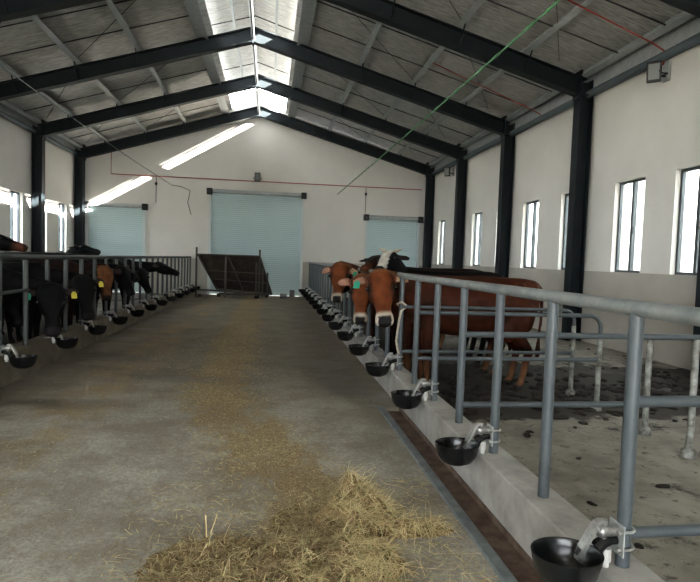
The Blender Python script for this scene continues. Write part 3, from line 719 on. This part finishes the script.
# world -> cow-local helper for right cows (facing -x, rz = pi) and left cows (facing +x, rz = 0)
def rcow(label, bx_, y, scale, wpoll, wdir, wd=(0, 0, 1), **k):
    p = ((bx_ - wpoll[0]) / scale, (y - wpoll[1]) / scale, wpoll[2] / scale)
    make_cow(label, (bx_, y, 0), math.pi, p, (-wdir[0], -wdir[1], wdir[2]), (-wd[0], -wd[1], wd[2]), scale=scale, **k)
def lcow(label, bx_, y, scale, wpoll, wdir, wd=(0, 0, 1), **k):
    p = ((wpoll[0] - bx_) / scale, (wpoll[1] - y) / scale, wpoll[2] / scale)
    make_cow(label, (bx_, y, 0), 0, p, wdir, wd, scale=scale, **k)
gR, gL = 'cattle in the right pen', 'black cattle in the left pen'
rcow('nearest red-brown cow in the right pen, green ear tag, facing the camera', 2.62, 7.27, 1.06, (1.36, 6.93, 1.46), (.0, -.70, -1), (-.2, -1, .7), tags=((1, 'taggreen'),), group=gR, hs=1.26, ear_droop=.35)
rcow('untagged red-brown cow half hidden behind the nearest red head', 2.55, 8.0, 1.06, (1.27, 7.75, 1.38), (-.08, -.42, -1), (-.25, -1, .4), tags=(), group=gR, hs=1.15)
rcow('black cow with white blaze and small horns raised above the red heads', 2.75, 8.85, 1.10, (1.86, 8.75, 1.74), (-.55, -.80, -.55), (-.35, -.5, 1), coat='black', horns=True, white_face=True, group=gR, hs=.95)
rcow('dark brown cow looking left just above the second red head', 2.75, 9.65, 1.12, (1.80, 9.5, 1.66), (-.55, -.8, -.30), (-.1, -.3, 1), coat='dark', group=gR, hs=.95, muzcol=(.10, .035, .016))
rcow('red-brown cow farthest left, head over the curb with a green tag', 2.45, 10.4, 1.08, (1.25, 10.1, 1.52), (-.12, -.42, -1), (-.25, -1, .35), tags=((-1, 'taggreen'),), group=gR, hs=1.2, ear_droop=.6)
rcow('dark cow at the back of the right pen group, only its back showing', 2.7, 11.2, 1.1, (1.75, 11.1, 1.35), (-.8, -.2, -.6), coat='black', group=gR)
# left pen
lcow('black cow with a green ear tag drinking at the left curb, nearest head', -4.35, 8.46, 1.03, (-3.02, 8.46, 1.10), (.22, -.5, -1), (.35, -1, .1), coat='black', tags=((1, 'taggreen'), (-1, 'tagyellow')), group=gL, ear_droop=.35, hs=1.3)
lcow('black cow with one yellow ear tag bending down, second head along left fence', -4.40, 9.97, 1.03, (-3.08, 9.97, 1.16), (.30, -.4, -1), (.4, -1, .1), coat='black', tags=((-1, 'tagyellow'),), group=gL, ear_droop=.35, hs=1.3)
lcow('dark cow with brown muzzle looking over the left fence at the picture edge', -6.25, 11.75, 1.10, (-5.15, 11.60, 1.84), (1, -.1, -.30), coat='black', group=gL, ear_droop=-.1, muzcol=(.085, .032, .018))
lcow('dark brown cow with a lowered tan face at the left fence', -4.35, 11.43, 1.04, (-3.12, 11.43, 1.30), (.12, -.15, -1), (.5, -1, .1), coat='dark', group=gL, face=(.15, .065, .028))
lcow('black cow at the middle of the left fence, head low over a bowl', -4.35, 12.2, 1.06, (-3.02, 12.2, 1.30), (.5, -.25, -1), coat='black', group=gL)
lcow('large black cow whose rounded back rises over the left fence', -4.6, 13.66, 1.14, (-3.45, 13.6, 1.40), (.8, -.2, -.6), coat='black', group=gL)
lcow('black cow farthest along the left fence stretching its head over the alley', -4.2, 15.19, 1.06, (-2.85, 15.17, 1.36), (.97, -.15, -.38), coat='black', group=gL)
lcow('black cow raising its head above the left fence before the left shutter', -6.0, 15.95, 1.13, (-5.0, 15.85, 1.76), (.9, -.3, -.2), coat='black', group=gL)
lcow('black cow at the left picture edge, standing back behind the closest left bowl', -4.75, 7.55, 1.08, (-3.7, 7.5, 1.22), (.6, -.2, -.9), coat='black', group=gL)
lcow('black cow lower beside the farthest one on the left', -4.45, 14.44, 1.03, (-3.1, 14.43, 1.2), (.45, -.2, -1), coat='black', group=gL)
lcow('black cow standing back between the two tagged drinkers on the left', -5.0, 9.20, 1.04, (-3.95, 9.2, 1.0), (.5, -.2, -1), coat='black', group=gL)
lcow('black cow standing back beside the tan-faced cow on the left', -5.0, 10.72, 1.04, (-3.95, 10.7, 1.05), (.6, -.2, -1), coat='black', group=gL)
lcow('black cow standing back between the low middle cow and the large black one', -5.0, 12.95, 1.04, (-3.95, 12.95, 1.1), (.6, -.2, -1), coat='black', group=gL)
# rope on the right fence
bm = bmesh.new()
rp = [(1.66, 6.76, 1.12), (1.60, 6.74, 1.16), (1.56, 6.80, 1.13), (1.60, 6.86, 1.10), (1.66, 6.80, 1.08), (1.60, 6.745, 1.05), (1.575, 6.73, .95), (1.56, 6.74, .80), (1.545, 6.73, .68), (1.57, 6.74, .58), (1.59, 6.76, .52)]
tube(bm, rp, .014, 8); o = obj('rope', bm, M['rope'], smooth=True); tag(o, 'pale rope knotted round a right fence post beside the nearest cow', 'rope')
# ------------------------------------------------------------------ tilted ramp / tailboard at the far end
t = thing('loading_ramp', 'dark tilted loading ramp on a rusty frame at the far end of the alley', 'ramp', (-1.3, 23.2, 0))
def loc(p): return V(p) - V((-1.3, 23.2, 0))
TL, TR, BL, BR = V((-2.80, 22.9, 1.68)), V((-.40, 22.9, 1.68)), V((-2.12, 23.75, .30)), V((.12, 23.75, .12))
bm = bmesh.new(); nrm = V((0, .05, .02))
a_ = [bm.verts.new(loc(p)) for p in (TL, TR, BR, BL)]; b_ = [bm.verts.new(loc(p + nrm)) for p in (TL, TR, BR, BL)]
bm.faces.new(a_); bm.faces.new(b_[::-1])
for k in range(4): bm.faces.new((a_[k], b_[k], b_[(k + 1) % 4], a_[(k + 1) % 4]))
obj('deck_board', bm, M['board'], t)
for fr_ in (.48,):
    bm = bmesh.new(); tube(bm, [loc(TL.lerp(TR, fr_) - nrm), loc(BL.lerp(BR, fr_) - nrm)], .035, 6); obj('rib', bm, M['cartframe'], t)
for fr_ in (.45, .70):
    bm = bmesh.new(); tube(bm, [loc(TL.lerp(BL, fr_) - nrm * .6), loc(TR.lerp(BR, fr_) - nrm * .6)], .025, 6); obj('cross_slat', bm, mat('slat', (.09, .075, .06), .8), t)
for p, q in ((TL, TR), (BL, BR), (TL, BL), (TR, BR)):
    bm = bmesh.new(); tube(bm, [loc(p - nrm * .4), loc(q - nrm * .4)], .035, 6); obj('edge_bar', bm, M['cartframe'], t)
for x, y, z0, z1 in ((-2.84, 22.88, 0.0, 1.95), (-.40, 22.86, 0.0, 1.93), (-1.72, 22.95, .0, 1.62), (-.52, 22.7, 0.0, 1.45), (-.27, 23.2, .0, 1.25), (-.08, 23.5, 0, 1.02)):
    bm = bmesh.new(); box(bm, x - .035 + 1.3, x + .035 + 1.3, y - .035 - 23.2, y + .035 - 23.2, z0, z1); obj('upright', bm, M['cartframe'], t)
bm = bmesh.new(); tube(bm, [loc((-2.75, 22.85, .30)), loc((-.05, 22.9, .17))], .04, 6); obj('base_bar', bm, M['cartframe'], t)
bm = bmesh.new(); tube(bm, [loc((-2.0, 23.3, .12)), loc((.0, 23.4, .12))], .05, 6); obj('base_bar', bm, M['cartframe'], t)
for x, y in ((-2.7, 22.85), (-.50, 22.68), (-2.0, 23.3), (-.1, 23.45)):
    bm = bmesh.new(); box(bm, x + 1.3 - .07, x + 1.3 + .07, y - 23.2 - .07, y - 23.2 + .07, 0, .12); obj('foot_block', bm, M['board'], t)
for x, y, w, h, lab in ((.58, 23.3, .14, .18, 'small dark concrete block on the floor near the end of the right curb'), (.95, 23.9, .10, .30, 'upright grey block beside the centre shutter')):
    o = obj('concrete_block', bevel(bx(-w, w, -.12, .12, 0, h), .012, 1), M['block']); o.location = (x, y, 0); tag(o, lab, 'block')
# ------------------------------------------------------------------ straw
def hgt(x, y):
    h = 0
    for cx, cy, rx, ry, hh in ((.60, 3.72, .16, .24, .17), (.68, 3.50, .18, .26, .14), (.50, 3.40, .24, .22, .10), (.93, 3.30, .26, .08, .07), (.30, 2.95, .50, .36, .08), (-.25, 2.95, .42, .42, .05), (.0, 2.6, .8, .4, .09), (.30, 3.45, .30, .35, .03)):
        d = ((x - cx) / rx) ** 2 + ((y - cy) / ry) ** 2
        h = max(h, hh * (1 - d) if d < 1 else 0)
    if h > 0: h *= .8 + .9 * noise.noise(V((x * 8, y * 8, 0))) + .5 * noise.noise(V((x * 19, y * 19, 2)))
    return max(h, 0)
bm = bmesh.new(); N = 110; g = {}
for i in range(N + 1):
    for j in range(N + 1):
        x = -.9 + 2.3 * i / N; y = 2.1 + 2.2 * j / N; h = hgt(x, y)
        g[i, j] = bm.verts.new((x, y, h + .012 * noise.noise(V((x * 40, y * 40, 3))) - .006 if h > .004 else -.006))
for i in range(N):
    for j in range(N):
        q = [g[i, j], g[i + 1, j], g[i + 1, j + 1], g[i, j + 1]]
        if any(v.co.z > 0 for v in q): bm.faces.new(q)
bmesh.ops.delete(bm, geom=[v for v in bm.verts if not v.link_faces], context='VERTS')
hay = obj('hay_heap', bm, M['haybase']); tag(hay, 'heap of yellow-green hay on the alley floor in the foreground', 'hay', kind='stuff')
def blade(bm, p, yaw, pit, L, w, mi=0, bend=.0):
    d = V((math.cos(yaw) * math.cos(pit), math.sin(yaw) * math.cos(pit), math.sin(pit))); s = V((-math.sin(yaw), math.cos(yaw), 0)) * w
    up = V((0, 0, w * .5)); prev = None; n = 3
    for k in range(n + 1):
        t = k / n; q = p + d * L * t + V((0, 0, -bend * t * t * L)) + s * bend * 8 * t * t
        if q.z < .002: q.z = .002
        cur = (bm.verts.new(q - s), bm.verts.new(q + s + up))
        if prev:
            f = bm.faces.new((prev[0], prev[1], cur[1], cur[0])); f.material_index = mi
        prev = cur
bm = bmesh.new(); cnt = 0
while cnt < 15000:
    x = random.uniform(-.85, 1.2); y = random.uniform(2.15, 4.15); h = hgt(x, y)
    if h < .012 and random.random() > .07: continue
    clump = h > .1 or x > .45
    k = random.random()
    mi = (0 if k < .6 else 1) if (clump and random.random() < .85) or (x > .1 and y < 2.95 and random.random() < .5) else (2 if k < .62 else (0 if k < .82 else 1))
    blade(bm, V((x, y, h + random.uniform(-.005, .02))), random.uniform(0, 6.28), random.gauss(.05, .28) if h > .02 else random.uniform(0, .05), random.uniform(.04, .15) if clump else random.uniform(.03, .10), random.uniform(.0009, .002), mi, random.uniform(0, .25)); cnt += 1
for _ in range(60):
    blade(bm, V((.62 + random.gauss(0, .06), 3.75 + random.gauss(0, .10), .10)), random.uniform(0, 6.28), random.uniform(.3, 1.0), random.uniform(.06, .12), .002, random.choice((0, 1)), .15)
for x, y in ((-.32, 3.25), (-.30, 3.27), (-.22, 3.2)): blade(bm, V((x, y, .04)), random.uniform(0, 6), 1.2, .13, .003, 0, .1)
o = obj('hay_strands', bm, [M['straw'], M['straw2'], M['strawd']], hay); o['kind'] = 'stuff'
bm = bmesh.new(); cnt = 0
while cnt < 32000:
    y = 2.4 + random.random() ** 1.6 * 12
    if random.random() < .85: x = random.gauss(max(-.62, .38 - .23 * (y - 3)), .30 + .03 * y ** .5)
    else: x = random.gauss(-1.95, .38) if random.random() < .6 else random.uniform(-3, 1.2)
    if not -3.05 < x < 1.18: continue
    nn = noise.noise(V((x * 1.6, y * 1.1, 5)))
    if nn < random.uniform(-.45, .25): continue
    blade(bm, V((x, y, .003)), random.uniform(0, 6.28), 0, random.uniform(.008, .045), random.uniform(.0008, .0018), random.choice((0, 0, 2, 2, 1)), .02); cnt += 1
o = obj('loose_straw', bm, [M['straw'], M['straw2'], M['strawd']]); tag(o, 'loose trodden straw scattered down the middle of the alley floor', 'straw', kind='stuff')
# manure lumps in the right pen
bm = bmesh.new()
for _ in range(420):
    if random.random() < .72: x, y = random.uniform(1.95, 6.5), random.gauss(6.9, .7)
    else: x, y = random.uniform(1.95, 6.7), random.uniform(2.5, 11.5)
    big = abs(y - 6.9) < 1.2
    r = random.uniform(.02, .085) if big else random.uniform(.01, .04)
    m_ = Matrix.Translation((x, y, r * .12)) @ Matrix.Rotation(random.uniform(0, 6), 4, 'Z') @ Matrix.Diagonal((r * random.uniform(1, 2.0), r, r * random.uniform(.35, .6), 1))
    res = bmesh.ops.create_icosphere(bm, subdivisions=2, radius=1, matrix=m_)
    for v in res['verts']: v.co += V((1, 1, .6)) * noise.noise(v.co * 22) * r * .35
o = obj('manure_lumps', bm, M['manure'], smooth=True); tag(o, 'dark clumps of manure lying over the right pen floor', 'manure', kind='stuff')
# ------------------------------------------------------------------ outside
bm = bmesh.new(); grid(bm, -60, 60, -60, 80, -.31); o = struct('ground', bm, M['ground'])
bm = bmesh.new(); box(bm, 11.5, 12.0, -14, 60, -.3, 6.1); struct('wall_neighbour_sun_screen', bm, M['exterior'])  # added outside to block the sun at the right windows; also their pale view
# ------------------------------------------------------------------ light
w = bpy.data.worlds.new('World'); bpy.context.scene.world = w; w.use_nodes = True
bg = w.node_tree.nodes['Background']; bg.inputs[0].default_value = (.93, .97, 1.0, 1); bg.inputs[1].default_value = 7.0
sd = bpy.data.lights.new('sun', 'SUN'); sd.energy = 60; sd.angle = math.radians(.6); sd.color = (1, .96, .88)
so = bpy.data.objects.new('sun', sd); C.objects.link(so)
so.rotation_euler = V((-1, 1.0, -.59)).to_track_quat('-Z', 'Y').to_euler(); so.location = (20, -5, 20)
# ------------------------------------------------------------------ camera
F, YAW, PIT, ROL = 568.58, .1415, .0547, .0332
cd = bpy.data.cameras.new('camera'); cam = bpy.data.objects.new('camera', cd); C.objects.link(cam)
cd.sensor_fit = 'HORIZONTAL'; cd.sensor_width = 36; cd.lens = 36 * F / 700; cd.clip_start = .05; cd.clip_end = 300
fw = V((math.sin(YAW) * math.cos(PIT), math.cos(YAW) * math.cos(PIT), -math.sin(PIT)))
rt = V((math.cos(YAW), -math.sin(YAW), 0)); up = rt.cross(fw)
c_, s_ = math.cos(ROL), math.sin(ROL)
rt2 = rt * c_ + up * s_; up2 = -rt * s_ + up * c_
# picture content turns clockwise by ROL
cam.matrix_world = Matrix((( rt2.x, up2.x, -fw.x, 0), (rt2.y, up2.y, -fw.y, 0), (rt2.z, up2.z, -fw.z, 1.65), (0, 0, 0, 1)))
sc = bpy.context.scene; sc.camera = cam
sc.view_settings.view_transform = 'Standard'; sc.view_settings.look = 'Medium High Contrast'; sc.view_settings.exposure = 0.95
sc.cycles.use_denoising = True; sc.cycles.max_bounces = 12; sc.cycles.diffuse_bounces = 8; sc.cycles.sample_clamp_indirect = 6
